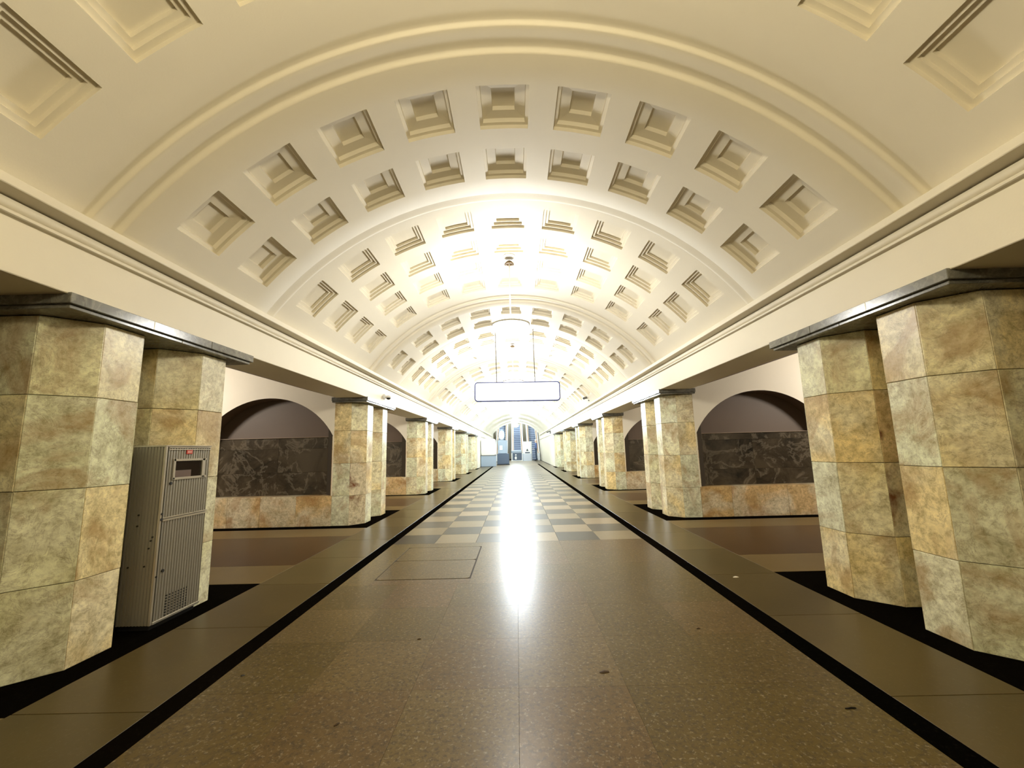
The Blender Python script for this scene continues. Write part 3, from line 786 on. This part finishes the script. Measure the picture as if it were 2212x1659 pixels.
MB().tube((-0.2, 0, 1.42), (-0.45, 0, 2.1), 0.05, n=8).build('rail', M['copper'], bn)
for x in (-0.8, -0.4, 0.8): MB().tube((x, 0, 0), (x, 0, 1.5), 0.04, n=8).build('post', M['dark_blue'], bn)

# booth and machine shapes standing in for a blurred patch left of the bright floor
kb = empty('stand_in_kiosk', (-2.65, 42.0, 0)); tag(kb, 'pale cream kiosk shape standing in for a blurred patch before the last left pylon', 'kiosk')
MB().bevbox(-0.72, -0.5, 0, 0.72, 0.5, 1.05, 0.03).build('base', M['blue_grey'], kb)
pts = rounded(-0.70, 1.05, 0.70, 2.65, 0.28, 6)
slab_xz(pts, -0.46, 0.46).build('cabin', M['cream_paint'], kb)
MB().bevbox(-0.74, -0.53, 1.03, 0.74, 0.53, 1.10, 0.01).build('band', M['grey'], kb)
km = empty('stand_in_machine', (-1.35, 45.5, 0)); tag(km, 'dark blue-grey machine shape, stand-in for a blurred patch right of the cream kiosk', 'machine')
MB().bevbox(-0.62, -0.4, 0.08, 0.62, 0.4, 1.15, 0.03).build('lower_case', M['dark_blue'], km)
MB().bevbox(-0.55, -0.35, 1.15, 0.45, 0.35, 2.55, 0.05).build('upper_case', M['blue_grey'], km)
MB().bevbox(-0.35, -0.37, 1.55, -0.05, -0.34, 2.0, 0.01).build('screen', M['cream_paint'], km)
MB().bevbox(-0.66, -0.44, 0, 0.66, 0.44, 0.08, 0.01).build('plinth', M['black_plastic'], km)

# person: skeleton of joined edges grown with a skin, standing by the booth
def person(loc, height, rz, label):
    root = empty('person', loc); root.rotation_euler = (0, 0, rz); root.scale = (height / 1.75,) * 3
    tag(root, label, 'person')
    V = []; Ed = []; Rd = []
    def v(p, r, a=None):
        V.append(p); Rd.append(r); i = len(V) - 1
        if a is not None: Ed.append((a, i))
        return i
    pel = v((0, 0, 0.95), (0.155, 0.115)); wa = v((0, 0, 1.10), (0.14, 0.10), pel); ch = v((0, -0.01, 1.32), (0.165, 0.115), wa); nb = v((0, 0.0, 1.47), (0.075, 0.07), ch)
    nk = v((0, -0.005, 1.53), (0.052, 0.052), nb); h1 = v((0, -0.02, 1.60), (0.074, 0.086), nk); h2 = v((0, -0.015, 1.67), (0.078, 0.095), h1); v((0, 0.0, 1.72), (0.055, 0.07), h2)
    no = v((0, -0.115, 1.625), (0.016, 0.018), h1)
    for sx in (-1, 1):
        hp = v((sx * 0.095, 0, 0.88), (0.095, 0.10), pel); kn = v((sx * 0.105, -0.015, 0.50), (0.062, 0.066), hp); an = v((sx * 0.11, 0.015, 0.10), (0.042, 0.046), kn)
        he = v((sx * 0.11, 0.02, 0.05), (0.042, 0.045), an); v((sx * 0.13, -0.16, 0.035), (0.042, 0.03), he)
        sh = v((sx * 0.20, 0, 1.42), (0.062, 0.066), ch); el = v((sx * 0.26, 0.02, 1.14), (0.044, 0.046), sh); wr = v((sx * 0.20, -0.16, 1.00), (0.030, 0.026), el)
        pa = v((sx * 0.185, -0.22, 0.98), (0.042, 0.018), wr)
        for f in range(4):
            a = v((sx * (0.185 - 0.03 + 0.02 * f), -0.265, 0.975), (0.0095, 0.0095), pa); b = v((sx * (0.185 - 0.03 + 0.02 * f), -0.30 - 0.008 * (1.5 - abs(f - 1.5)), 0.955), (0.0085, 0.0085), a)
            v((sx * (0.185 - 0.03 + 0.02 * f), -0.315, 0.93), (0.0075, 0.0075), b)
        a = v((sx * 0.14, -0.22, 0.985), (0.011, 0.011), pa); v((sx * 0.125, -0.255, 0.97), (0.009, 0.009), a)
    me = bpy.data.meshes.new('body'); me.from_pydata(V, Ed, [])
    o = place('body', me, root)
    sk = o.modifiers.new('skin', 'SKIN'); sk.use_smooth_shade = True
    if not me.skin_vertices:
        bm = bmesh.new(); bm.from_mesh(me); bm.verts.layers.skin.verify(); bm.to_mesh(me); bm.free()
    for i, d in enumerate(me.skin_vertices[0].data):
        d.radius = Rd[i]; d.use_root = (i == 0)
    ss = o.modifiers.new('subsurf', 'SUBSURF'); ss.levels = 2; ss.render_levels = 2
    m, nt, b = newmat('clothing'); tc = N(nt, 'ShaderNodeTexCoord'); sp = N(nt, 'ShaderNodeSeparateXYZ'); nt.links.new(tc.outputs['Object'], sp.inputs[0])
    mp = N(nt, 'ShaderNodeMath', operation='DIVIDE'); mp.inputs[1].default_value = 1.75; nt.links.new(sp.outputs['Z'], mp.inputs[0])
    rp = ramp(nt, [(0.0, (0.02, 0.02, 0.025)), (0.05, (0.05, 0.075, 0.12)), (0.575, (0.10, 0.15, 0.33)), (0.845, (0.62, 0.45, 0.36))], 'CONSTANT'); nt.links.new(mp.outputs[0], rp.inputs[0])
    sk2 = N(nt, 'ShaderNodeMath', operation='LESS_THAN'); sk2.inputs[1].default_value = -0.155; nt.links.new(sp.outputs['Y'], sk2.inputs[0])
    gt = N(nt, 'ShaderNodeMath', operation='GREATER_THAN'); gt.inputs[1].default_value = 0.5; nt.links.new(mp.outputs[0], gt.inputs[0])
    an_ = N(nt, 'ShaderNodeMath', operation='MULTIPLY'); nt.links.new(sk2.outputs[0], an_.inputs[0]); nt.links.new(gt.outputs[0], an_.inputs[1])
    nt.links.new(mix(nt, an_.outputs[0], rp.outputs[0], (0.62, 0.45, 0.36)), b.inputs['Base Color']); b.inputs['Roughness'].default_value = 0.8
    me.materials.append(m)
    MB().lathe([(0.0, 0.06), (0.06, 0.05), (0.092, 0.02), (0.098, -0.01), (0.09, -0.02), (0, -0.02)], 16).build('cap', M['white'], root, (0, -0.005, 1.71), True)
    for sx in (-1, 1):
        MB().lathe([(0, 0.012), (0.010, 0.006), (0.012, 0), (0.010, -0.006), (0, -0.012)], 8).build('eye', M['black_plastic'], root, (sx * 0.032, -0.105, 1.645))
        MB().bevbox(-0.008, -0.02, -0.03, 0.008, 0.02, 0.03, 0.006).build('ear', simple('skin', (0.62, 0.45, 0.36), 0.6), root, (sx * 0.085, 0.0, 1.635))
    MB().bevbox(-0.022, -0.006, -0.005, 0.022, 0.006, 0.005, 0.002).build('mouth', simple('lip', (0.4, 0.18, 0.15), 0.6), root, (0, -0.100, 1.575))
person((2.72, 58.9, 0), 2.8, math.radians(-95), 'person in a blue shirt, dark trousers and white cap standing right of the booth')

# ------------------------------------------------------------------ scraps on the floor
def scrap(x, y, l, wd, rz, m, label, curl=0.006):
    mb = MB(); r_ = random.Random(int(x * 100) + int(y * 10)); n = 9
    top = mb.vert(0, 0, curl + 0.004); ring = []
    for k in range(n):
        a = 2 * PI * k / n; q = r_.uniform(0.75, 1.15)
        ring.append(mb.vert(l * q * math.cos(a), wd * q * math.sin(a), 0.001 + curl * r_.random()))
    base = [mb.vert(mb.v[i][0], mb.v[i][1], 0.0005) for i in ring]
    for k in range(n): mb.face(ring[k], ring[(k + 1) % n], top); mb.face(base[k], base[(k + 1) % n], ring[(k + 1) % n], ring[k])
    mb.face(*base[::-1])
    o = mb.build('floor_scrap', m, None, (x, y, 0)); o.rotation_euler = (0, 0, rz)
    tag(o, label, 'litter', 'scraps of litter on the floor')
SCR = [(1305, 1452, .040, .018, 0.2, 'scrap', 'curled brown scrap on the granite, right of the middle'),
       (1509, 1358, .022, .009, 0.0, 'scrap', 'small dark scrap near the right black floor line'),
       (1838, 1531, .034, .005, 0.05, 'black_plastic', 'thin dark stick lying beside the right black floor line, lower right'),
       (525, 1460, .016, .010, 0.4, 'black_plastic', 'small black chip on the granite left of the hatch, nearer the left line'),
       (727, 1566, .020, .006, 1.0, 'scrap', 'short dark scrap low in the picture, left of the middle'),
       (906, 1381, .016, .008, 0.1, 'scrap', 'tiny brown chip on the granite below the hatch'),
       (1590, 1247, .040, .020, 0.3, 'pale_scrap', 'pale paper scrap on the right aisle beyond the black line')]
def onfloor(px_, py_):
    d = rot @ Vector((px_ - 1106, 829.5 - py_, -FPX)); t = -CAMH / d.z
    return CAMX + t * d.x, t * d.y
for px_, py_, l, wd, rz, m, lab in SCR:
    x, y = onfloor(px_, py_); scrap(x, y, l, wd, rz, M[m], lab)
